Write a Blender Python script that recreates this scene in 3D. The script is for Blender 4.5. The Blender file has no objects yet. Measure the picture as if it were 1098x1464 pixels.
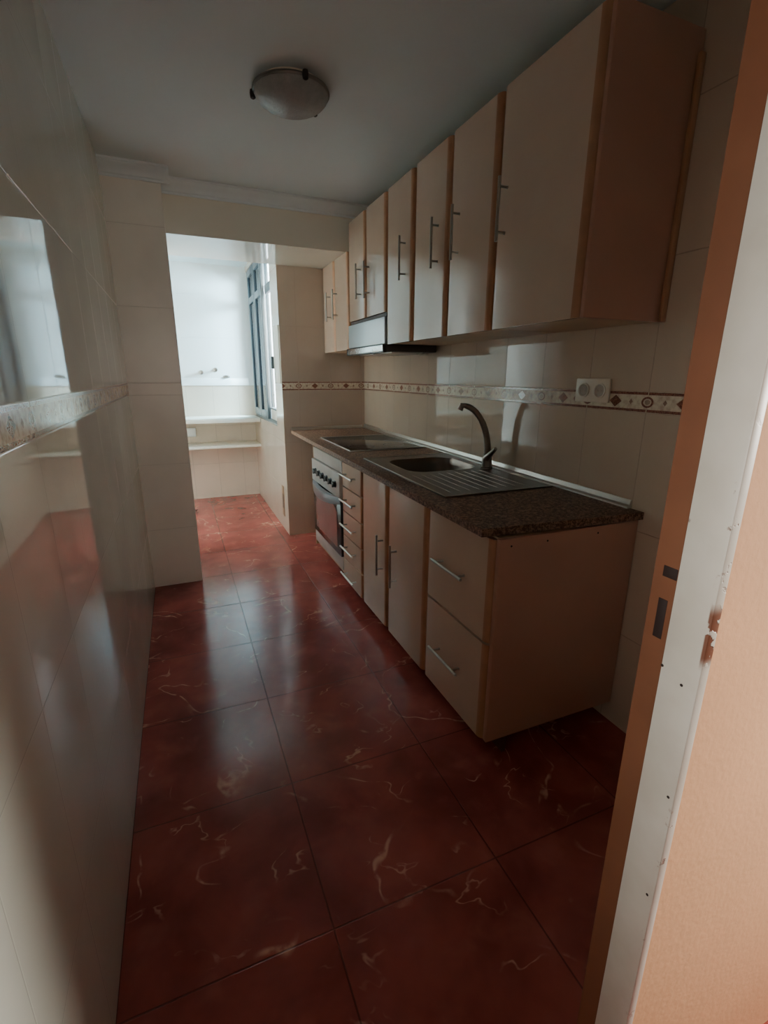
import bpy, bmesh, math, random
from mathutils import Vector, Matrix
random.seed(4)
PI = math.pi
SC = bpy.context.scene
COL = SC.collection

# ------------------------------------------------------------------ node helpers
class S:
    """a float socket with arithmetic that writes Math nodes"""
    def __init__(s, t, sock): s.t = t; s.o = sock
    def _m(s, op, *a):
        n = s.t.nodes.new('ShaderNodeMath'); n.operation = op
        for i, v in enumerate((s,) + a):
            if isinstance(v, S): s.t.links.new(v.o, n.inputs[i])
            else: n.inputs[i].default_value = v
        return S(s.t, n.outputs[0])
    def __add__(s, b): return s._m('ADD', b)
    def __sub__(s, b): return s._m('SUBTRACT', b)
    def __mul__(s, b): return s._m('MULTIPLY', b)
    def __truediv__(s, b): return s._m('DIVIDE', b)
    def frac(s): return s._m('FRACT')
    def floor(s): return s._m('FLOOR')
    def abs(s): return s._m('ABSOLUTE')
    def lt(s, b): return s._m('LESS_THAN', b)
    def gt(s, b): return s._m('GREATER_THAN', b)
    def max(s, b): return s._m('MAXIMUM', b)
    def min(s, b): return s._m('MINIMUM', b)
    def mod(s, b): return s._m('FLOORED_MODULO', b)
    def sqrt(s): return s._m('SQRT')
    def inv(s): return s * -1.0 + 1.0
    def step(s, a, b):
        n = s.t.nodes.new('ShaderNodeMapRange'); n.interpolation_type = 'SMOOTHSTEP'
        s.t.links.new(s.o, n.inputs[0]); n.inputs[1].default_value = a; n.inputs[2].default_value = b
        return S(s.t, n.outputs[0])

class M:
    def __init__(s, name):
        s.m = bpy.data.materials.new(name); s.m.use_nodes = True
        s.t = s.m.node_tree; s.b = s.t.nodes['Principled BSDF']
    def pos(s):
        g = s.t.nodes.new('ShaderNodeNewGeometry'); x = s.t.nodes.new('ShaderNodeSeparateXYZ')
        s.t.links.new(g.outputs['Position'], x.inputs[0]); s.P = g.outputs['Position']
        return [S(s.t, o) for o in x.outputs]
    def noise(s, scale, detail=3, rough=.5, dist=0., vec=None, stretch=None):
        n = s.t.nodes.new('ShaderNodeTexNoise')
        n.inputs['Scale'].default_value = scale; n.inputs['Detail'].default_value = detail
        n.inputs['Roughness'].default_value = rough; n.inputs['Distortion'].default_value = dist
        if not hasattr(s, 'P'): s.pos()
        v = vec or s.P
        if stretch:
            mp = s.t.nodes.new('ShaderNodeMapping'); mp.inputs['Scale'].default_value = stretch
            s.t.links.new(v, mp.inputs[0]); v = mp.outputs[0]
        s.t.links.new(v, n.inputs['Vector'])
        return S(s.t, n.outputs[0])
    def mix(s, f, a, b):
        n = s.t.nodes.new('ShaderNodeMix'); n.data_type = 'RGBA'
        for k, v in ((0, f), (6, a), (7, b)):
            if isinstance(v, S): s.t.links.new(v.o, n.inputs[k])
            elif isinstance(v, (tuple, list)): n.inputs[k].default_value = tuple(v) + ((1,) if len(v) == 3 else ())
            elif isinstance(v, (int, float)): n.inputs[k].default_value = v
            else: s.t.links.new(v, n.inputs[k])
        return n.outputs[2]
    def set(s, name, v):
        i = s.b.inputs[name]
        if isinstance(v, S): s.t.links.new(v.o, i)
        elif isinstance(v, tuple): i.default_value = v + ((1,) if len(v) == 3 else ())
        elif isinstance(v, (int, float)): i.default_value = v
        else: s.t.links.new(v, i)
        return s
    def bump(s, h, dist=.001, strength=1.):
        n = s.t.nodes.new('ShaderNodeBump'); n.inputs['Distance'].default_value = dist
        n.inputs['Strength'].default_value = strength
        s.t.links.new(h.o, n.inputs['Height']); s.t.links.new(n.outputs[0], s.b.inputs['Normal'])
        return s

def lin(r, g, b):
    f = lambda c: (c/255/12.92) if c/255 <= .04045 else ((c/255+.055)/1.055)**2.4
    return (f(r), f(g), f(b))

def simple(name, col, rough=.5, metal=0., var=.06, scale=8., coat=0., bump=0., bscale=40.):
    m = M(name); n = m.noise(scale, 4)
    d = tuple(c*(1-var) for c in col); e = tuple(min(1, c*(1+var)) for c in col)
    m.set('Base Color', m.mix(n.step(.3, .7), d, e)).set('Roughness', rough).set('Metallic', metal)
    if coat: m.set('Coat Weight', coat).set('Coat Roughness', .08)
    if bump: m.bump(m.noise(bscale, 3), bump)
    return m.m

CREAM = lin(217, 212, 202)
BROWN = lin(112, 62, 46)
def tile(name, axis, u0, border=True, cols=True, plain_above=None, col=CREAM, grout=.72, rough=.04, wave=.3, gb=1.):
    """cream glazed wall tile 0.27 x 0.42 with a patterned listello between 1.23 and 1.30"""
    m = M(name); x, y, z = m.pos(); u = x if axis == 'x' else y
    ju = ((((u-u0)/.27)+.5).frac()-.5).abs()*.27
    up = z.gt(1.265)
    zc = z-1.23-up*.07
    jz = ((zc/.42+.5).frac()-.5).abs()*.42
    if not cols: ju = ju+1.0
    if border:
        v = z-1.265; inb = v.abs().lt(.0352)
    gl = (ju.min(jz)).step(.0007, .0024).inv()
    n = m.noise(3.0, 3)
    base = m.mix(n.step(.3, .7), tuple(c*.95 for c in col), tuple(min(1, c*1.03) for c in col))
    c = m.mix(gl, base, tuple(k*grout for k in col))
    if border:
        cell = (u-u0)/.135+.5
        du = (cell.frac()-.5)*.135; par = cell.floor().mod(2.0)
        av = v.abs()
        liner = av.gt(.0245)*av.lt(.0335)
        r = ((du*.78)*(du*.78)+v*v).sqrt()
        ring = r.lt(.0185)*r.gt(.0125); core = r.lt(.0085)
        dia = (du.abs()/.027+av/.0215).lt(1.0)
        dots = ((du.abs()-.0675).abs()/.008+av/.010).lt(1.0)
        mot = (ring.max(core*.6))*par.inv()+dia*par
        fieldn = m.noise(60, 3).step(.35, .75)
        fld = m.mix(fieldn, lin(222, 210, 190), lin(190, 165, 145))
        spk = m.noise(220, 2).step(.35, .7)
        br = m.mix(spk, lin(96, 48, 36), lin(146, 96, 74))
        f2 = m.mix(mot.max(dots*.8).min(1.0), fld, br)
        f3 = m.mix(liner, f2, br)
        jb = ju.step(.0008, .003).inv()
        f4 = m.mix(jb*av.gt(.0235), f3, lin(205, 190, 165))
        c = m.mix(inb, c, f4)
    if plain_above:
        band = z.gt(plain_above[0]); c = m.mix(band, c, plain_above[1])
        m.set('Roughness', band*.4+rough)
    else:
        m.set('Roughness', (inb*.12+rough) if border else rough)
    m.set('Base Color', c).set('Specular IOR Level', .4)
    h = gl*-gb+m.noise(5.0, 2)*(.55*wave)
    m.bump(h, .0009)
    return m.m

# ------------------------------------------------------------------ mesh helpers
def box(bm, lo, hi, bev=0., mat=0, seg=2):
    xs = [bm.verts.new((x, y, z)) for x in (lo[0], hi[0]) for y in (lo[1], hi[1]) for z in (lo[2], hi[2])]
    fs = [(0, 1, 3, 2), (4, 6, 7, 5), (0, 4, 5, 1), (2, 3, 7, 6), (0, 2, 6, 4), (1, 5, 7, 3)]
    F = [bm.faces.new([xs[i] for i in f]) for f in fs]
    for f in F: f.material_index = mat
    if bev:
        ed = list({e for f in F for e in f.edges})
        r = bmesh.ops.bevel(bm, geom=ed, offset=bev, segments=seg, affect='EDGES', profile=.5)
        for f in r['faces']: f.material_index = mat
    return bm

def prism(bm, pts, lift, mats=None, cap=0):
    """closed polygon pts (3-D) swept by vector lift"""
    n = len(pts); lift = Vector(lift)
    a = [bm.verts.new(p) for p in pts]; b = [bm.verts.new(Vector(p)+lift) for p in pts]
    for i in range(n):
        f = bm.faces.new((a[i], a[(i+1) % n], b[(i+1) % n], b[i]))
        f.material_index = mats[i] if mats else 0
    bm.faces.new(list(reversed(a))).material_index = cap
    bm.faces.new(b).material_index = cap
    return bm

def tube(bm, pts, r, seg=12, caps=True):
    pts = [Vector(p) for p in pts]; n = len(pts)
    rs = r if isinstance(r, (list, tuple)) else [r]*n
    d0 = (pts[1]-pts[0]).normalized()
    up = Vector((0, 0, 1)) if abs(d0.z) < .9 else Vector((1, 0, 0))
    s = d0.cross(up).normalized(); rings = []
    for i, p in enumerate(pts):
        d = (pts[min(i+1, n-1)]-pts[max(i-1, 0)]).normalized()
        s = (s-d*s.dot(d)).normalized(); t = d.cross(s)
        rings.append([bm.verts.new(p+(s*math.cos(2*PI*k/seg)+t*math.sin(2*PI*k/seg))*rs[i]) for k in range(seg)])
    for i in range(n-1):
        for k in range(seg):
            bm.faces.new((rings[i][k], rings[i][(k+1) % seg], rings[i+1][(k+1) % seg], rings[i+1][k]))
    if caps:
        bm.faces.new(list(reversed(rings[0]))); bm.faces.new(rings[-1])
    return bm

def lathe(bm, prof, centre, axis='z', seg=32, flute=0., nf=0):
    """prof: list of (radius, height); axis of turning through centre"""
    c = Vector(centre); rings = []
    for r, h in prof:
        ring = []
        for k in range(seg):
            a = 2*PI*k/seg; rr = max(r, 1e-4)*(1+flute*math.cos(nf*a))
            p = {'z': (rr*math.cos(a), rr*math.sin(a), h), 'x': (h, rr*math.cos(a), rr*math.sin(a)),
                 'y': (rr*math.sin(a), h, rr*math.cos(a))}[axis]
            ring.append(bm.verts.new(c+Vector(p)))
        rings.append(ring)
    for i in range(len(rings)-1):
        for k in range(seg):
            bm.faces.new((rings[i][k], rings[i][(k+1) % seg], rings[i+1][(k+1) % seg], rings[i+1][k]))
    bm.faces.new(list(reversed(rings[0]))); bm.faces.new(rings[-1])
    return bm

OFF = {}
def obj(name, bm, mat, parent=None, smooth=True, angle=35):
    me = bpy.data.meshes.new(name)
    bmesh.ops.recalc_face_normals(bm, faces=bm.faces)
    o = bpy.data.objects.new(name, me)
    off = OFF.get(parent.name, Vector()) if parent else Vector()
    if parent:
        bmesh.ops.translate(bm, verts=bm.verts, vec=-off)
        o.parent = parent
    bm.to_mesh(me); bm.free()
    for m in (mat if isinstance(mat, (list, tuple)) else [mat]): me.materials.append(m)
    if smooth:
        for p in me.polygons: p.use_smooth = True
        me.set_sharp_from_angle(angle=math.radians(angle))
    COL.objects.link(o); OFF[o.name] = off
    return o
def tag(o, label, cat, group=None):
    o['label'] = label; o['category'] = cat
    if group: o['group'] = group
    return o
def thing(name, label, cat, loc, group=None):
    o = bpy.data.objects.new(name, None); COL.objects.link(o); o.location = loc
    o.empty_display_size = .1; OFF[o.name] = Vector(loc)
    return tag(o, label, cat, group)
def struct(name, bm, mat, parent=None, **k):
    o = obj(name, bm, mat, parent, **k)
    if not parent: o['kind'] = 'structure'
    return o
NB = bmesh.new

# ------------------------------------------------------------------ key dimensions (metres)
XL, XR = -.26, 1.493          # kitchen side walls
YP, YB, YN = 3.262, 3.42, 4.0 # pilaster face, beam face, end of the niche
XP, XG = .035, .787           # pilaster edge, gallery window wall
YG = 5.66                     # far wall of the gallery
HC = 2.43; HS = 2.15          # ceiling, soffit
XD = .882                     # base unit fronts
XC = 1.143                    # wall unit fronts
wz = lambda y: .886+(y-1.17)*.0085   # worktop surface

K = .745                       # the hall door frame stands at K times the first guess
# ------------------------------------------------------------------ materials
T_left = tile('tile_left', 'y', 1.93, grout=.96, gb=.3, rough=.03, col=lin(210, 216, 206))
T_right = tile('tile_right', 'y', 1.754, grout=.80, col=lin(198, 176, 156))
T_pil = tile('tile_pilaster_lightened', 'x', .035, border=False, cols=False, rough=.3, col=lin(250, 248, 240), grout=.84)  # same cream tile, lightened in colour to make up for missing light
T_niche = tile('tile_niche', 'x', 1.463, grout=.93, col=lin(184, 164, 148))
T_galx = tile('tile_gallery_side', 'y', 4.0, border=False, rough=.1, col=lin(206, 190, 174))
T_galb = tile('tile_gallery_back', 'x', .36, border=False, plain_above=(1.236, lin(240, 243, 242)), rough=.1, col=lin(206, 190, 174))
T_jamb = simple('window_wall_white', lin(226, 220, 205), .3, var=.02)
ceil_m = simple('ceiling_paint', lin(228, 240, 242), .75, var=.02, scale=2, bump=.0004, bscale=60)
soffit_m = simple('soffit_gloss', lin(228, 222, 206), .07, var=.02, scale=2)
beam_m = simple('beam_tile', lin(242, 240, 228), .12, var=.02, scale=2)  # colour raised along with the pilaster so the beam looks better lit
white_m = simple('white_paint', lin(236, 240, 240), .6, var=.02, scale=3)
crown_m = simple('plaster_moulding', lin(240, 250, 254), .6, var=.02)
peach_m = simple('peach_plaster', lin(238, 186, 142), .85, var=.05, scale=2.5, bump=.0006, bscale=90)

def floor_mat():
    m = M('red_marble_tile'); x, y, z = m.pos()
    jx = (((x-.23)/.49+.5).frac()-.5).abs()*.49; jy = (((y-.86)/.49+.5).frac()-.5).abs()*.49
    g = jx.min(jy).step(.0010, .0032).inv()
    cl = m.noise(3.2, 4, .55, .3); cl2 = m.noise(8, 3, .5, .3)
    c = m.mix(cl.step(.2, .8), lin(112, 46, 42), lin(158, 78, 70))
    c = m.mix(cl2.step(.5, .8)*.25, c, lin(186, 108, 94))
    # sparse pale veins: thin iso-lines of a warped noise, broken up by a second one
    v1 = (m.noise(2.3, 3, .5, .7)-.5).abs().step(.001, .011).inv()
    k1 = m.noise(3.3, 2, .5).step(.50, .62)
    v2 = (m.noise(4.6, 3, .5, .6, stretch=(1, 1.5, 1))-.47).abs().step(.001, .014).inv()
    k2 = m.noise(5.2, 2, .5, stretch=(1.1, 1, 1)).step(.52, .64)
    vein = ((v1*k1)*.75).max((v2*k2)*.6)*m.noise(26, 3).step(.3, .6)
    c = m.mix(vein, c, lin(216, 160, 138))
    c = m.mix(g*.6, c, lin(52, 26, 24))
    m.set('Base Color', c).set('Roughness', m.noise(7, 4).step(.25, .8)*.07+.14).set('Specular IOR Level', .28)
    m.bump(g*-1.0+m.noise(4.5, 2)*.14, .0008)
    return m.m
floor_m = floor_mat()

def granite():
    m = M('brown_granite'); n1 = m.noise(95, 3, .6); n2 = m.noise(240, 2, .5); n3 = m.noise(40, 3)
    c = m.mix(n1.step(.42, .6), lin(88, 62, 50), lin(140, 108, 88))
    c = m.mix(n2.step(.56, .66), c, lin(50, 34, 29)); c = m.mix(n3.step(.58, .72)*.5, c, lin(168, 136, 116))
    m.set('Base Color', c).set('Roughness', .55).set('Specular IOR Level', .14)
    return m.m
granite_m = granite()
def steel(name, col, rough, stretch=(1, 1, 1), var=.1):
    m = M(name); n = m.noise(60, 3, stretch=stretch)
    m.set('Base Color', m.mix(n, tuple(c*(1-var) for c in col), col)).set('Metallic', 1.).set('Roughness', n*.12+rough)
    return m.m
steel_m = steel('brushed_steel', lin(196, 192, 186), .26, (1, .08, 1))
sink_m = steel('sink_steel', lin(120, 108, 100), .36, (1, .1, 1))
nickel_m = steel('satin_nickel', lin(178, 172, 162), .3)
tap_m = steel('worn_chrome', lin(150, 142, 134), .24)
alu_m = steel('aluminium_rail', lin(214, 210, 204), .32, (1, .05, 1))
hood_m = steel('hood_grey', lin(188, 194, 198), .38, (1, .1, 1))
DOORC = lin(204, 178, 158)
door_m = simple('cream_laminate', DOORC, .16, var=.03, scale=5, bump=.00025, bscale=9)
edge_m = simple('edge_shade_and_strip', lin(174, 126, 92), .35, var=.08, scale=14)  # brown of the cover strip; on fronts it paints shade onto near edges
carc_m = simple('cabinet_board', lin(196, 166, 132), .42, var=.05, scale=6)
panel_m = simple('end_panel', lin(182, 134, 112), .3, var=.04, scale=4)
dark_m = simple('dark_recess', lin(40, 26, 22), .7)
plinth_m = simple('plinth_board', lin(92, 52, 42), .5)
black_m = simple('black_plastic', lin(24, 23, 24), .35)
hob_m = simple('ceramic_hob', lin(30, 27, 27), .12, var=.2, scale=30)
ovglass_m = simple('oven_glass', lin(52, 42, 42), .08, var=.05)
ovwin_m = simple('oven_inner_glass_sheen', lin(120, 92, 88), .12, var=.08)  # inner window, its paler tone standing in for reflections in the glass
ovhand_m = simple('oven_handle_grey', lin(96, 100, 106), .3)
ovpan_m = simple('oven_panel_grey', lin(196, 190, 184), .32)
white_pl = simple('white_plastic', lin(226, 214, 196), .35)
socket_in = simple('socket_well', lin(150, 128, 108), .5)
shelf_m = simple('stone_shelf_white', lin(228, 224, 212), .4, var=.04, scale=12)
sash_m = simple('sash_aluminium', lin(50, 60, 66), .35, var=.05, metal=.0)
bar_m = simple('rail_dark', lin(46, 52, 56), .4)
wood_m = simple('orange_varnish', lin(124, 80, 56), .45, var=.08, scale=10)
brownpl_m = simple('brown_plate', lin(124, 92, 66), .6)

def chipped():
    m = M('chipped_white_paint'); x, y, z = m.pos()
    n = m.noise(34, 4, .65); big = m.noise(3.1, 2); near = ((x-.775).abs()/.02)
    edge = y.step(.437*K, .444*K).inv().max(y.step(.4955*K, .5015*K))
    chip = (n.step(.60, .64))*edge*big.step(.42, .62)
    spot = m.noise(55, 1, .4).step(.80, .83)
    big2 = z.step(1.0, 1.02)*z.step(1.075, 1.095).inv()*y.step(.4385*K, .4410*K).inv()*m.noise(48, 3).step(.40, .44)
    d = chip.max(spot*.8).max(big2)
    stain = m.noise(9, 4).step(.3, .75)
    c = m.mix(stain, lin(206, 202, 190), lin(222, 220, 210))
    m.set('Base Color', m.mix(d, c, lin(122, 78, 58))).set('Roughness', .45)
    m.bump(d*-1.0+m.noise(30, 3)*.25, .001)
    return m.m
chip_m = chipped()

def thin_glass(name, tint, refl=.12):
    m = M(name); t = m.t
    tr = t.nodes.new('ShaderNodeBsdfTransparent'); gl = t.nodes.new('ShaderNodeBsdfGlossy'); mx = t.nodes.new('ShaderNodeMixShader')
    gl.inputs['Roughness'].default_value = .05
    n = m.noise(2, 2)
    t.links.new(m.mix(n, tuple(c*.95 for c in tint), tint), tr.inputs[0])
    fr = t.nodes.new('ShaderNodeFresnel'); fr.inputs[0].default_value = 1.3
    t.links.new(fr.outputs[0], mx.inputs[0]); t.links.new(tr.outputs[0], mx.inputs[1]); t.links.new(gl.outputs[0], mx.inputs[2])
    t.links.new(mx.outputs[0], t.nodes['Material Output'].inputs[0])
    return m.m
glass_m = thin_glass('window_glass', (.52, .60, .64))
def lampglass():
    m = M('ribbed_lamp_glass')
    m.set('Base Color', m.mix(m.noise(30, 3), lin(142, 140, 136), lin(182, 180, 176))).set('Roughness', .4)
    m.set('Transmission Weight', .15)
    m.bump(m.noise(110, 2), .002)
    return m.m
lampglass_m = lampglass()

# ------------------------------------------------------------------ the room shell
struct('floor', box(NB(), (-1.4, -1.5, -.1), (2.6, 5.8, 0)), floor_m, smooth=False)
struct('ceiling', box(NB(), (-1.4, -1.5, HC), (2.6, 5.8, HC+.1)), ceil_m, smooth=False)
struct('wall_left', box(NB(), (XL-.12, .434*.8, 0), (XL, YP+.01, HC)), T_left, smooth=False)
struct('wall_right', box(NB(), (XR, .547*.8, 0), (XR+.12, YN, HC)), T_right, smooth=False)
struct('wall_pilaster', box(NB(), (XL-.12, YP, 0), (XP, YN, HC), .003), T_pil, smooth=False)
bm = NB(); box(bm, (XP, YB, HS), (XR, YN, HC))
for f in bm.faces:
    if f.calc_center_median().z < HS+.01: f.material_index = 1
struct('wall_beam', bm, [beam_m, soffit_m], smooth=False)
# niche end wall, also the near jamb of the gallery window
bm = NB(); box(bm, (XG, YN, 0), (XR+.12, 4.30, HC))
bm.faces.ensure_lookup_table()
for f in bm.faces:
    if f.calc_center_median().x < XG+.01: f.material_index = 1
struct('wall_niche', bm, [T_niche, T_galx], smooth=False)
bm = NB(); box(bm, (XG, 4.30, 0), (XG+.14, YG, .915)); box(bm, (XG, 4.30, 2.38), (XG+.14, YG, HC))
struct('wall_gallery_right', bm, T_galx, smooth=False)
struct('wall_gallery_back', box(NB(), (-1.3, YG, 0), (XG+.14, YG+.12, HC)), T_galb, smooth=False)
struct('wall_gallery_left', box(NB(), (-1.3, YN, 0), (-1.2, YG, HC)), T_galx, smooth=False)
struct('wall_gallery_front', box(NB(), (-1.3, YN-.1, 0), (XL-.12, YN, HC)), T_galx, smooth=False)
# hall side
hall_m = simple('hall_dim_plaster', lin(120, 92, 74), .85)
DX = .752*K; DY0, DY1, DY2 = .434*K, .503*K, .5475*K     # door jamb: face, hall edge, paint line, kitchen edge
DL = -.262
struct('wall_hall_right', box(NB(), (2.4, -1.4, 0), (2.5, DY1, HC)), hall_m, smooth=False)
struct('wall_hall_left', box(NB(), (-1.3, -1.4, 0), (-1.2, DY0, HC)), hall_m, smooth=False)
struct('wall_hall_back', box(NB(), (-1.3, -1.5, 0), (2.5, -1.4, HC)), hall_m, smooth=False)
bm = NB(); box(bm, (DX+.016, DY0+.0016, 0), (2.5, DY1, HC)); box(bm, (-1.3, DY0+.0016, 0), (DL-.02, DY1, HC)); box(bm, (DL-.02, DY0+.0016, 2.08), (DX+.016, DY1, HC))
struct('wall_hall_front', bm, peach_m, smooth=False)
bm = NB(); box(bm, (DX+.03, DY1, 0), (XR+.12, DY2, HC)); box(bm, (XL, DY1, 2.08), (DX+.03, DY2, HC))
struct('wall_front', bm, tile('tile_front', 'x', .5, border=False), smooth=False)

# crown mouldings
def crown(pts_fn, a, b):
    """profile in (d, z): d = distance out from wall"""
    prof = [(0, -.075), (.008, -.075), (.010, -.066), (.018, -.060), (.022, -.046), (.034, -.030), (.046, -.022), (.050, -.012), (.058, -.010), (.058, 0), (0, 0)]
    return prism(NB(), [pts_fn(d, HC+z) for d, z in prof], (b-a, 0, 0))
struct('trim_1', crown(lambda d, z: (XL, YP-d, z), XL, XP+.045), crown_m)
struct('trim_2', crown(lambda d, z: (XP-.005, YB-d, z), XP, XC+.35), crown_m)
# a proud tile edge on the left wall
struct('trim_3', box(NB(), (XL-.001, 1.27, 1.7185), (XL+.0022, 1.93, 1.7215), .0006), simple('tile_edge_glaze', lin(240, 236, 224), .15), smooth=False)
# cover strip on the window jamb
bm = NB(); box(bm, (XG-.006, 4.03, 1.28), (XG, 4.27, 1.73), .003); struct('trim_4', bm, T_jamb)
# wooden ledge cap: white band on the gallery back wall
bm = NB(); box(bm, (-1.2, YG-.010, 1.236), (.750, YG, 1.312), .003); struct('trim_5', bm, white_m)

# ------------------------------------------------------------------ window on the gallery side
win = struct('window_1', (lambda b: (box(b, (XG+.02, 4.30, .915), (XG+.10, YG, .955)), box(b, (XG+.02, 4.30, 2.34), (XG+.10, YG, 2.38)),
     box(b, (XG+.02, YG-.03, .955), (XG+.10, YG, 2.34)), b)[-1])(NB()), sash_m, smooth=False)
def sash(x, ys, w=.05, d=.03):
    b = NB(); y0, y1 = ys
    box(b, (x, y0, .955), (x+d, y0+w, 2.34), .004); box(b, (x, y1-w, .955), (x+d, y1, 2.34), .004)
    box(b, (x, y0+w, .955), (x+d, y1-w, 1.02), .003); box(b, (x, y0+w, 2.28), (x+d, y1-w, 2.34), .003)
    box(b, (x, y0+w, 2.03), (x+d, y1-w, 2.09), .003)
    o = struct('sash', b, sash_m, win)
    g = NB(); box(g, (x+d/2-.002, y0+w, 1.02), (x+d/2+.002, y1-w, 2.28)); struct('pane', g, glass_m, o, smooth=False)
    return o
sash(XG-.022, (4.62, 5.02)); sash(XG+.020, (4.80, 5.22)); sash(XG-.022, (5.04, 5.42)); sash(XG+.020, (5.24, 5.62))
sash(XG+.062, (4.86, 5.40))
b = NB(); box(b, (XG+.01, 4.30, .955), (XG+.09, 4.62, 1.045), .004); struct('sill_block', b, shelf_m, win)
b = NB(); box(b, (XG+.005, 4.30, 1.045), (XG+.075, 4.62, 1.060), .003); struct('track', b, bar_m, win)
b = NB(); box(b, (XG+.01, 4.30, 2.03), (XG+.04, 4.62, 2.10), .003); struct('transom', b, bar_m, win)
b = NB(); box(b, (XG-.022, 4.29, 1.40), (XG+.01, 4.325, 1.50), .006); struct('latch', b, bar_m, win)

# ------------------------------------------------------------------ door frame between hall and kitchen
bm = NB(); box(bm, (DX, DY0, 0), (DX+.0165, DY1, 2.06), .002); box(bm, (DL-.02, DY0, 0), (DL, DY1, 2.06), .002)
box(bm, (DL-.02, DY0, 2.06), (DX+.0165, DY1, 2.08), .002)
dj = struct('door_1', bm, chip_m)
bm = NB(); box(bm, (DX+.001, DY1, 0), (DX+.03, DY2, 2.07)); box(bm, (DL-.02, DY1, 0), (DL, DY2, 2.07)); box(bm, (DL, DY1, 2.06), (DX+.001, DY2, 2.08))
struct('rebate', bm, wood_m, dj)
bm = NB(); box(bm, (DX+.0002, DY1+.0005, 1.35-.445*DX), (DX+.0014, DY1+.020, 1.35-.365*DX-.03), .0003); struct('strike_hole', bm, dark_m, dj)
bm = NB(); box(bm, (DX+.0002, DY1+.007, 1.35-.60*DX), (DX+.0014, DY1+.0195, 1.35-.50*DX), .0003); struct('strike_hole', bm, dark_m, dj)
for zx, yy in ((-.66, DY1-.002), (-.98, DY0+.008), (-.68, DY0+.020), (-1.30, DY0+.009)):
    bm = NB(); lathe(bm, [(.0020, 0), (.0020, .0006), (.001, .0009)], (DX, yy, 1.35+zx*DX), 'x', 10)
    for v in bm.verts: v.co.x = DX-(v.co.x-DX)
    struct('nail_hole', bm, dark_m, dj)

# ------------------------------------------------------------------ handles and fronts
def handle(parent, x, y, z, L, vert, far=.034):
    """bar handle standing off a front at x; centre y, z"""
    b = NB(); h = L/2; xb = x-far
    d = (0, 0, 1) if vert else (0, 1, 0)
    P = lambda k, xx: (xx, y+d[1]*k, z+d[2]*k)
    tube(b, [P(-h, xb), P(-h*.999, xb), P(h*.999, xb), P(h, xb)], [.0045, .0058, .0058, .0045], 12)
    for k in (-h*.70, h*.70):
        tube(b, [P(k, x+.001), P(k, x-.003), P(k, x-.0035), P(k, xb)], [.006, .006, .0042, .0042], 10)
    return obj('handle', b, nickel_m, parent)
def front(name, parent, xf, y0, y1, z0, z1, t=.021, ry=.026, rx=.016):
    """door or drawer front with rounded long edges; the near edge carries a brown tone painted for its shade"""
    pts = []; mats = []
    n = 6
    for i in range(n+1):   # near edge (y0): from back to front
        a = PI/2*i/n; pts.append((xf+rx-rx*math.sin(a), y0+ry-ry*math.cos(a)))
    for i in range(n+1):   # far edge
        a = PI/2*i/n; pts.append((xf+rx-rx*math.cos(a), y1-ry+ry*math.sin(a)))
    pts = [(xf+t, y0)] + pts + [(xf+t, y1)]
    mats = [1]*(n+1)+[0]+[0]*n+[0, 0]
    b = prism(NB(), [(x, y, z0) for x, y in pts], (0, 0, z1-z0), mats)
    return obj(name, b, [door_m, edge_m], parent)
def carcass(parent, x0, x1, y0, y1, z0, z1, top=True):
    b = NB(); t = .016
    box(b, (x0, y0, z0), (x1, y0+t, z1), .001); box(b, (x0, y1-t, z0), (x1, y1, z1), .001)
    box(b, (x0, y0+t, z0), (x1, y1-t, z0+t)); (box(b, (x0, y0+t, z1-t), (x1, y1-t, z1)) if top else box(b, (x0, y0+t, z1-.06), (x0+t, y1-t, z1))); box(b, (x1-.006, y0+t, z0+t), (x1, y1-t, z1-t))
    return obj('carcass', b, carc_m, parent)

# ------------------------------------------------------------------ wall cabinets
ZB, ZT = 1.522, 2.30
X0, X1 = XC+.0225, XR-.002
def wall_unit(label, y0, y1, z0, z1, doors, x1=X1):
    t = thing('wall_cabinet', label, 'cabinet', (XC+.17, (y0+y1)/2, z0), 'cream wall cabinets')
    carcass(t, X0, x1, y0, y1, z0+.003, z1-.002)
    for (a, b, hy, hz) in doors:
        d = front('door', t, XC, a, b, z0, z1)
        handle(d, XC, hy, hz, .205, True)
    return t
u1 = wall_unit('large single-door cream wall cabinet at the near end of the upper row', 1.218, 1.672, ZB, ZT, [(1.218, 1.672, 1.617, 1.915)])
b = NB(); box(b, (XC+.010, 1.202, ZB), (X1, 1.2175, ZT), .002); o = obj('side_panel', b, panel_m, u1); o['label'] = 'brown end panel'
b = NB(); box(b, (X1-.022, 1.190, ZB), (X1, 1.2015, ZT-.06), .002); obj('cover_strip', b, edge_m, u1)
wall_unit('two-door cream wall cabinet second from the near end, tall doors with facing handles', 1.680, 2.362, ZB, ZT, [(1.684, 2.016, 1.938, 1.917), (2.028, 2.358, 2.115, 1.917)])
wall_unit('narrow single-door cream wall cabinet just on the near side of the hood', 2.372, 2.703, ZB, ZT, [(2.376, 2.700, 2.458, 1.923)])
wall_unit('short two-door cream wall cabinet directly above the extractor hood', 2.712, 3.362, 1.70, ZT, [(2.716, 3.030, 2.972, 1.905), (3.042, 3.358, 3.118, 1.917)])
wall_unit('lower-set two-door cream wall cabinet in the far corner under the beam', 3.375, 3.994, ZB, HS-.004, [(3.379, 3.684, 3.625, 1.845), (3.692, 3.990, 3.790, 1.845)])

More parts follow.
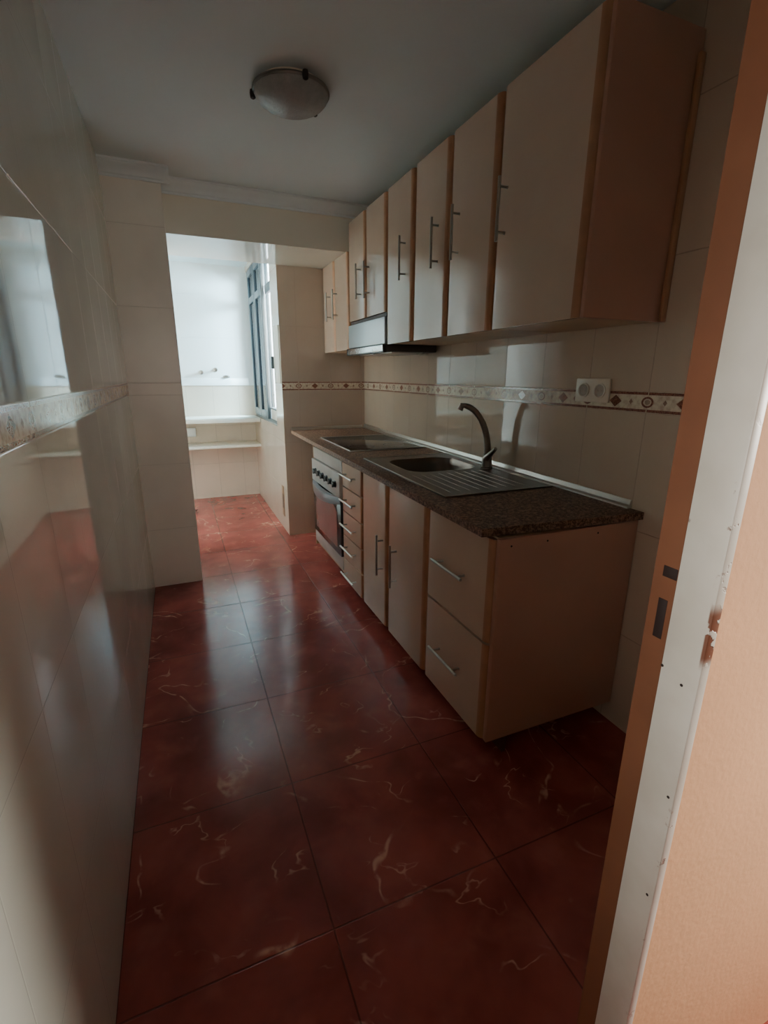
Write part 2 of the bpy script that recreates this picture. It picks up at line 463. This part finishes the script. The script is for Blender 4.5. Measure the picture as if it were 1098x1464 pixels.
# extractor hood
h = thing('extractor_hood', 'grey metal built-in extractor hood under the short wall cabinet', 'hood', (XC+.17, 3.037, 1.48))
b = NB(); box(b, (XC+.004, 2.722, 1.545), (X1, 3.352, 1.672), .003); obj('body', b, hood_m, h)
b = NB(); box(b, (XC-.004, 2.716, 1.528), (XC+.014, 3.358, 1.676), .005); obj('front_panel', b, hood_m, h)
b = NB(); box(b, (XC+.012, 2.720, 1.676), (XC+.03, 3.354, 1.698)); obj('shadow_gap', b, dark_m, h)
b = NB(); box(b, (XC+.002, 2.712, 1.485), (X1-.01, 3.356, 1.527), .004); obj('filter_tray', b, simple('tray_brown_grey', lin(66, 56, 52), .45), h)
b = NB(); box(b, (XC-.016, 2.712, 1.486), (XC+.000, 3.356, 1.522), .004); v = obj('visor', b, steel('visor_steel', lin(232, 236, 238), .2), h)
b = NB(); box(b, (XC-.018, 2.712, 1.480), (XC+.006, 3.356, 1.487), .002); box(b, (XC-.018, 2.708, 1.482), (XC+.006, 2.7125, 1.524), .001); box(b, (XC-.018, 3.3555, 1.482), (XC+.006, 3.360, 1.524), .001); obj('visor_trim', b, black_m, h)
b = NB(); 
for k in range(2): box(b, (XC+.06, 2.76+.29*k, 1.480), (X1-.08, 3.03+.29*k, 1.486), .002)
obj('grease_filter', b, steel_m, h)
b = NB(); lathe(b, [(.03, 0), (.032, .004), (.02, .008)], (XC+.31, 2.84, 1.474), 'z', 16); obj('lamp_cover', b, white_pl, h)

# ------------------------------------------------------------------ base cabinets
ZB0, ZB1 = .088, .852
BX0, BX1 = XD+.0225, XR-.03
def base_unit(name, label, y0, y1, cat='cabinet', group='cream base cabinets', top=True):
    t = thing(name, label, cat, (XD+.3, (y0+y1)/2, 0), group)
    carcass(t, BX0, BX1, y0, y1, ZB0+.002, ZB1, top)
    b = NB(); box(b, (XD+.10, y0, 0), (XD+.116, y1, ZB0+.002)); obj('plinth', b, plinth_m, t)
    return t
t = base_unit('drawer_cabinet', 'cream base cabinet with two deep drawers at the near end of the worktop', 1.194, 1.644)
for (z0, z1, hz) in ((.476, .846, .663), (ZB0, .466, .280)):
    d = front('drawer', t, XD, 1.196, 1.640, z0, z1); handle(d, XD, 1.433, hz, .215, False)
b = NB(); box(b, (XD+.010, 1.174, ZB0), (XR-.004, 1.1935, ZB1+.0005), .0015); o = obj('side_panel', b, panel_m, t); o['label'] = 'plain brown end panel'
for q in (.935, 1.08, 1.30):
    b = NB(); lathe(b, [(.0035, 0), (.0035, -.0012), (.001, -.0016)], (q, 1.1742, .828), 'y', 10)
    obj('screw_hole', b, dark_m, t)
t = base_unit('sink_cabinet', 'two-door cream base cabinet under the sink with vertical bar handles', 1.646, 2.414, top=False)
d = front('door', t, XD, 1.650, 2.050, ZB0, .846); handle(d, XD, 1.945, .475, .215, True)
d = front('door', t, XD, 2.062, 2.410, ZB0, .846); handle(d, XD, 2.113, .475, .215, True)
t = base_unit('drawer_cabinet', 'narrow cream base cabinet with five shallow drawers beside the oven', 2.416, 2.776)
for z0, z1, hz in ((.702, .846, .782), (.548, .694, .625), (.394, .540, .469), (.240, .386, .323), (ZB0, .232, .148)):
    d = front('drawer', t, XD, 2.420, 2.774, z0, z1, ry=.02); handle(d, XD, 2.607, hz, .225, False)
# oven housing and oven
t = thing('oven_cabinet', 'cream housing cabinet around the built-in oven at the far end', 'cabinet', (XD+.3, 3.115, 0), 'cream base cabinets')
b = NB(); box(b, (BX0, 2.778, ZB0+.002), (BX1, 2.790, ZB1)); box(b, (BX0-.02, 3.4505, ZB0+.002), (BX1, 3.462, ZB1)); box(b, (BX0, 2.790, ZB0+.002), (BX1, 3.4505, ZB0+.018)); obj('carcass', b, carc_m, t)
b = NB(); box(b, (XD+.002, 2.780, .768), (XD+.020, 3.450, .846), .003); obj('top_panel', b, ovpan_m, t)
b = NB(); box(b, (XD, 2.780, .128), (XD+.018, 3.450, .212), .003); obj('bottom_panel', b, ovpan_m, t)
b = NB(); box(b, (XD+.10, 2.778, 0), (XD+.116, 3.460, ZB0+.002)); obj('plinth', b, plinth_m, t)
ov = thing('oven', 'built-in electric oven with silver control panel and black knobs', 'oven', (XD+.3, 3.115, .22))
b = NB(); box(b, (XD+.022, 2.792, .218), (BX1-.01, 3.444, .762)); obj('body', b, black_m, ov)
b = NB(); box(b, (XD-.014, 2.782, .606), (XD+.0215, 3.448, .764), .005); cp = obj('control_panel', b, ovpan_m, ov)
for k in range(6):
    yk = 2.862+k*.094
    b = NB(); lathe(b, [(.022, 0), (.022, -.005), (.019, -.007), (.018, -.018), (.015, -.020)], (XD-.014, yk, .687), 'x', 20)
    box(b, (XD-.038, yk-.005, .668), (XD-.028, yk+.005, .706), .0015)
    obj('knob', b, black_m, cp)
b = NB(); box(b, (XD-.008, 2.784, .218), (XD+.0215, 3.446, .602), .004); od = obj('door', b, ovglass_m, ov)
b = NB(); prism(b, [(XD-.0085, 2.862, .262), (XD-.0085, 3.372, .262), (XD-.0085, 3.372, .520), (XD-.0085, 3.30, .545), (XD-.0085, 2.94, .545), (XD-.0085, 2.862, .500)], (-.0012, 0, 0)); obj('inner_window', b, ovwin_m, od, smooth=False)
b = NB(); N = 20; rows = []
for i in range(N+1):
    s = -1+2*i/N; y = 3.115+s*.330; bow = .052*(1-s*s); zc = .590-.018*(1-s*s)
    hh = .020+.012*(1-s*s)
    xo = XD-.009-bow; xi = xo+.016+.4*bow
    rows.append([b.verts.new(p) for p in ((xo, y, zc-hh), (xo-.004, y, zc), (xo, y, zc+hh), (xi, y, zc+hh), (xi, y, zc-hh))])
for i in range(N):
    for k in range(5): b.faces.new((rows[i][k], rows[i][(k+1) % 5], rows[i+1][(k+1) % 5], rows[i+1][k]))
b.faces.new(rows[0]); b.faces.new(list(reversed(rows[-1]))); obj('handle', b, ovhand_m, od)

# ------------------------------------------------------------------ worktop, splash rails, hob, sink, tap
WX0 = .842
SX0, SX1, SY0, SY1 = .925, 1.455, 1.585, 2.505     # sink outline
BXc, BYc, BHX, BHY = 1.205, 2.225, .195, .182        # bowl centre and half sizes
def rrect(cx, cy, hx, hy, r, n=8):
    out = []
    for qx, qy, a0 in ((1, 1, 0), (-1, 1, PI/2), (-1, -1, PI), (1, -1, 1.5*PI)):
        for i in range(n+1):
            a = a0+PI/2*i/n; out.append((cx+qx*(hx-r)+r*math.cos(a), cy+qy*(hy-r)+r*math.sin(a)))
    return out
def plate_with_hole(b, outer, hole, zf0, zf1):
    """slab with a hole: outer rectangle loop (4 corners) bridged to a rounded hole"""
    def ring(z_of, pts): return [b.verts.new((x, y, z_of(y))) for x, y in pts]
    for z_of, flip in ((zf1, False), (zf0, True)):
        o = ring(z_of, outer); h = ring(z_of, hole)
        es = [b.edges.new((o[i], o[(i+1) % len(o)])) for i in range(len(o))]+[b.edges.new((h[i], h[(i+1) % len(h)])) for i in range(len(h))]
        bmesh.ops.triangle_fill(b, use_beauty=True, use_dissolve=False, edges=es)
        if flip: lo = (o, h)
        else: up = (o, h)
    for A, B in zip(lo, up):
        n = len(A)
        for i in range(n): b.faces.new((A[i], A[(i+1) % n], B[(i+1) % n], B[i]))
b = NB()
hole = rrect(BXc, BYc, BHX+.008, BHY+.008, .10)
plate_with_hole(b, [(WX0, 1.206), (XR-.002, 1.158), (XR-.002, YN-.002), (WX0, YN-.002)], hole, lambda y: wz(y)-.027, wz)
wt = tag(obj('worktop', b, granite_m, angle=25), 'brown speckled granite worktop running along the right wall over the base cabinets', 'worktop')
b = NB(); prof = [(0, 0), (-.020, 0), (-.019, .006), (-.010, .012), (-.006, .030), (0, .030)]
def rail(b, prof, p, q, along_y):
    A = []; B = []
    for d, h in prof:
        if along_y: A.append((p[0]+d, p[1], wz(p[1])+.0006+h)); B.append((q[0]+d, q[1], wz(q[1])+.0006+h))
        else: A.append((p[0], p[1]+d, wz(p[1])+.0006+h)); B.append((q[0], q[1]+d, wz(q[1])+.0006+h))
    a = [b.verts.new(v) for v in A]; c = [b.verts.new(v) for v in B]; n = len(a)
    for i in range(n): b.faces.new((a[i], a[(i+1) % n], c[(i+1) % n], c[i]))
    b.faces.new(a); b.faces.new(list(reversed(c)))
rail(b, prof, (XR-.001, 1.215), (XR-.001, YN-.004), True)
tag(obj('splash_rail', b, alu_m), 'long aluminium sealing rail along the back of the worktop against the right wall', 'trim')
b = NB(); rail(b, [(d, h*.8) for d, h in prof], (WX0+.004, YN-.001), (XR-.024, YN-.001), False)
tag(obj('splash_rail', b, alu_m), 'short sealing rail across the far end of the worktop', 'trim')

# things lying on the worktop: raise them onto its surface
def lay(bm):
    for v in bm.verts: v.co.z += wz(v.co.y)
    return bm
hb = thing('hob', 'black glass ceramic hob set in the worktop above the oven', 'hob', (1.2, 3.13, wz(3.13)))
b = NB(); box(b, (.945, 2.775, .0008), (1.440, 3.440, .006), .002); obj('glass_top', lay(b), hob_m, hb)
b = NB()
for lo, hi in (((.939, 2.769, .0008), (.9448, 3.446, .008)), ((1.4402, 2.769, .0008), (1.446, 3.446, .008)), ((.9448, 2.769, .0008), (1.4402, 2.7748, .008)), ((.9448, 3.4402, .0008), (1.4402, 3.446, .008))): box(b, lo, hi, .001)
obj('steel_frame', lay(b), steel_m, hb)
ringm = simple('hob_ring_grey', lin(78, 74, 72), .3)
for cx, cy, r in ((1.07, 2.93, .085), (1.30, 2.93, .07), (1.07, 3.27, .07), (1.30, 3.27, .095)):
    b = NB(); k = 40
    vi = [[b.verts.new((cx+rr*math.cos(2*PI*i/k), cy+rr*math.sin(2*PI*i/k), .0064)) for i in range(k)] for rr in (r, r-.004)]
    for i in range(k): b.faces.new((vi[0][i], vi[0][(i+1) % k], vi[1][(i+1) % k], vi[1][i]))
    obj('cooking_zone', lay(b), ringm, hb)

sk = thing('kitchen_sink', 'stainless steel sink with one bowl and ribbed drainer set in the worktop', 'sink', (1.2, 2.05, wz(2.05)))
b = NB(); plate_with_hole(b, [(SX0, SY0), (SX1, SY0), (SX1, SY1), (SX0, SY1)], rrect(BXc, BYc, BHX, BHY, .095), lambda y: .0008, lambda y: .0055)
obj('rim', lay(b), sink_m, sk, angle=25)
b = NB(); loops = []
for off, dz in ((0, .0055), (.006, -.004), (.012, -.03), (.018, -.10), (.034, -.140), (.07, -.152), (.15, -.155)):
    loops.append([b.verts.new((x, y, dz)) for x, y in rrect(BXc, BYc, BHX-off, BHY-off, max(.02, .095-off*.5))])
for A, B in zip(loops, loops[1:]):
    n = len(A)
    for i in range(n): b.faces.new((A[i], A[(i+1) % n], B[(i+1) % n], B[i]))
b.faces.new(loops[-1]); obj('bowl', lay(b), sink_m, sk, angle=60)
b = NB(); lathe(b, [(.040, 0), (.038, .004), (.028, .005), (.026, .001), (.001, .001)], (BXc, BYc, -.154), 'z', 24); obj('drain', lay(b), steel_m, sk)
b = NB()
for k in range(9):
    xk = .985+k*.046; tube(b, [(xk, 1.640, .003), (xk, 1.655, .0042), (xk, 1.985, .0042), (xk, 2.00, .003)], .0030, 8)
obj('drainer_ribs', lay(b), sink_m, sk)
b = NB(); 
for lo, hi in (((SX0, SY0, .0056), (SX0+.006, SY1, .0085)), ((SX0+.006, SY0, .0056), (SX1, SY0+.006, .0085)), ((SX1-.006, SY0+.006, .0056), (SX1, SY1, .0085)), ((SX0+.006, SY1-.006, .0056), (SX1-.006, SY1, .0085))): box(b, lo, hi, .001)
obj('raised_edge', lay(b), steel_m, sk)
# tap
TX, TY = 1.412, 2.02; TZ = wz(TY)+.0064
tp = thing('kitchen_tap', 'tall chrome swan-neck mixer tap standing behind the sink', 'tap', (TX, TY, TZ))
b = NB(); lathe(b, [(.030, 0), (.030, .006), (.026, .010), (.024, .05), (.022, .072), (.012, .082)], (TX, TY, TZ), 'z', 24); obj('body', b, tap_m, tp)
b = NB(); dirv = Vector((1.300-TX, 2.10-TY, 0)); L = dirv.length; dirv.normalize()
P = []
for i in range(15):
    a = i/14; ang = a*PI*.5
    hx = L*(1-math.cos(ang))/(1-math.cos(PI*.5)); hz = .075+.235*math.sin(ang)
    P.append((TX+dirv.x*hx, TY+dirv.y*hx, TZ+hz))
P.append((P[-1][0]+dirv.x*.010, P[-1][1]+dirv.y*.010, P[-1][2]-.022))
tube(b, P, [.017]*3+[.016]*4+[.0145]*6+[.0135, .0150, .0155], 14); obj('spout', b, tap_m, tp)
b = NB(); tube(b, [(TX-.005, TY-.004, TZ+.050), (TX-.012, TY-.035, TZ+.072), (TX-.016, TY-.075, TZ+.100), (TX-.018, TY-.092, TZ+.112)], [.020, .014, .0095, .0085], 14); obj('lever', b, tap_m, tp)

# ------------------------------------------------------------------ double socket
so = thing('wall_socket', 'cream double power socket on the patterned tile strip of the right wall', 'socket', (XR, 1.458, 1.298))
b = NB(); box(b, (XR-.011, 1.374, 1.254), (XR-.0005, 1.542, 1.343), .004); obj('cover_plate', b, white_pl, so)
for yk in (1.418, 1.498):
    b = NB(); lathe(b, [(.0285, -.001), (.0285, .0035), (.024, .0042), (.0225, .002), (.0215, -.0005)], (XR-.0115, yk, 1.2985), 'x', 28)
    for v in b.verts: v.co.x = (XR-.0115)-(v.co.x-(XR-.0115))
    o = obj('socket_outlet', b, white_pl, so)
    b = NB(); lathe(b, [(.0212, 0), (.0212, .0012), (.001, .0013)], (XR-.0125, yk, 1.2985), 'x', 24)
    for dy in (-.009, .009): lathe(b, [(.0026, -.002), (.0026, -.0006), (.0005, -.0005)], (XR-.0125, yk+dy, 1.2985), 'x', 8)
    obj('well', b, socket_in, o)

# ------------------------------------------------------------------ ceiling lamp
lx, ly = .53, 2.215
la = thing('ceiling_lamp', 'round flush ceiling lamp with grey textured glass bowl', 'lamp', (lx, ly, HC))
b = NB(); lathe(b, [(.10, -.028), (.118, -.026), (.122, 0), (.05, -.0005)], (lx, ly, HC), 'z', 40); obj('base_plate', b, white_pl, la)
b = NB()
prof = []
for i in range(13):
    a = PI/2*i/12; prof.append((.143*math.cos(a)+.0005, -.024-.062*math.sin(a)))
prof = [(.136, -.020), (.143, -.021)]+prof
lathe(b, prof, (lx, ly, HC), 'z', 64, .006, 24); obj('glass_bowl', b, lampglass_m, la)
b = NB(); lathe(b, [(.135, -.018), (.147, -.018), (.149, -.024), (.145, -.030), (.139, -.029)], (lx, ly, HC), 'z', 48); obj('rim', b, steel('lamp_rim', lin(150, 148, 142), .3), la)
for k in range(3):
    a = 2.75+2*PI*k/3; cx, cy = lx+.150*math.cos(a), ly+.150*math.sin(a)
    b = NB(); lathe(b, [(.004, -.012), (.010, -.014), (.012, -.026), (.010, -.040), (.004, -.044)], (cx, cy, HC), 'z', 14)
    tube(b, [(cx, cy, HC-.02), (cx-.03*math.cos(a), cy-.03*math.sin(a), HC-.012)], .004, 8); obj('clip', b, simple('clip_dark', lin(70, 66, 60), .3, metal=.6), la)

# ------------------------------------------------------------------ gallery: shelves, pipe stubs, boxes
def slab(y0, z0, z1, label):
    b = NB(); box(b, (-1.2, y0, z0), (XG-.002, YG-.002, z1), .004)
    tag(obj('stone_shelf', b, shelf_m), label, 'shelf', 'shelves in the bright gallery')
slab(5.24, .872, .915, 'thick white upper shelf slab across the end of the bright gallery')
slab(5.29, .606, .632, 'thin lower shelf slab beneath the thick one at the end of the bright gallery')
for x, z, lab in ((.262, 1.372, 'left one of two small capped water pipe stubs on the white gallery wall'), (.408, 1.400, 'right one of two small capped water pipe stubs on the white gallery wall')):
    p = thing('water_outlet', lab, 'pipe', (x, YG, z), 'pipe stubs on the gallery wall')
    b = NB(); lathe(b, [(.024, 0), (.022, -.006), (.010, -.009)], (x, YG, z), 'y', 16); obj('flange', b, steel_m, p)
    b = NB(); lathe(b, [(.010, -.008), (.010, -.04), (.017, -.042), (.017, -.060), (.006, -.063)], (x, YG, z), 'y', 12); obj('cap', b, tap_m, p)
p = thing('drain_outlet', 'flat grey pipe outlet just above the white ledge on the gallery wall', 'pipe', (.517, YG, 1.325))
b = NB(); lathe(b, [(.036, 0), (.034, -.006), (.026, -.008), (.024, -.026), (.018, -.030)], (.517, YG, 1.328), 'y', 18)
for v in b.verts: v.co.z = 1.328+(v.co.z-1.328)*.45
obj('flange', b, tap_m, p)
jb = thing('outlet_box', 'small white electrical box between the two gallery shelves', 'box', (.095, YG, .745))
b = NB(); box(b, (.045, YG-.030, .700), (.150, YG-.0005, .795), .005); obj('case', b, white_m, jb)
b = NB(); box(b, (.053, YG-.034, .708), (.142, YG-.0300, .787), .002); obj('cover', b, white_m, jb)
ho = thing('opening_plate', 'narrow brown rectangular opening, drawn as a plate, low on the tiled wall beside the gallery opening', 'plate', (XG, 4.19, .27))
b = NB(); box(b, (XG-.004, 4.150, .130), (XG-.0003, 4.235, .405), .001); obj('plate', b, brownpl_m, ho)  # flat brown plate standing in for a hole in the wall
b = NB(); box(b, (XG-.0055, 4.162, .20), (XG-.0041, 4.222, .33), .0005); obj('slot', b, simple('plate_dark', lin(86, 60, 44), .6), ho)

# ------------------------------------------------------------------ light
def area(name, loc, target, sx, sy, power, col):
    L = bpy.data.lights.new(name, 'AREA'); L.shape = 'RECTANGLE'; L.size = sx; L.size_y = sy; L.energy = power; L.color = col
    o = bpy.data.objects.new(name, L); COL.objects.link(o); o.location = loc
    o.rotation_euler = (Vector(target)-Vector(loc)).to_track_quat('-Z', 'Z').to_euler()
    return o
area('daylight', (2.0, 5.15, 2.4), (.2, 4.9, .95), 1.7, 1.5, 6200, (.72, .94, 1.0))
area('hall_light', (2.15, -.22, 1.4), (1.05, .35, .8), .4, .4, 26, (1.0, .93, .83)).data.spread = math.radians(110)
area('hall_fill_light', (.12, -1.15, 1.5), (-.02, 3.26, 1.25), .6, .6, 1.5, (1.0, .87, .76)).data.spread = math.radians(64)  # unseen fill added behind the camera to brighten the pilaster
area('jamb_fill_light', (-.95, .255, 1.3), (.6, .35, 1.2), .12, 1.2, 5.0, (1.0, .96, .90)).data.spread = math.radians(70)  # unseen narrow fill added to brighten the door jamb
w = bpy.data.worlds.new('sky'); SC.world = w; w.use_nodes = True
bg = w.node_tree.nodes['Background']; bg.inputs[0].default_value = (.80, .92, 1.0, 1); bg.inputs[1].default_value = 12

# ------------------------------------------------------------------ camera
yaw, pitch, roll, f = math.radians(22.80297), math.radians(15.86082), math.radians(.28645), 687.02
fwd0 = Vector((math.sin(yaw), math.cos(yaw), 0)); r0 = Vector((math.cos(yaw), -math.sin(yaw), 0)); up = Vector((0, 0, 1))
fw = fwd0*math.cos(pitch)-up*math.sin(pitch); u1_ = up*math.cos(pitch)+fwd0*math.sin(pitch)
rr = r0*math.cos(roll)+u1_*math.sin(roll); uu = u1_*math.cos(roll)-r0*math.sin(roll)
cam = bpy.data.cameras.new('camera'); co = bpy.data.objects.new('camera', cam); COL.objects.link(co)
mw = Matrix(((rr.x, uu.x, -fw.x, 0), (rr.y, uu.y, -fw.y, 0), (rr.z, uu.z, -fw.z, 1.35), (0, 0, 0, 1)))
co.matrix_world = mw
cam.sensor_fit = 'VERTICAL'; cam.sensor_height = 36; cam.lens = f/1464*36; cam.clip_start = .02
SC.camera = co
SC.view_settings.view_transform = 'AgX'; SC.view_settings.look = 'None'; SC.view_settings.exposure = 0
cy = SC.cycles
cy.max_bounces = 14; cy.diffuse_bounces = 8; cy.glossy_bounces = 6; cy.use_denoising = True
cy.sample_clamp_indirect = 6
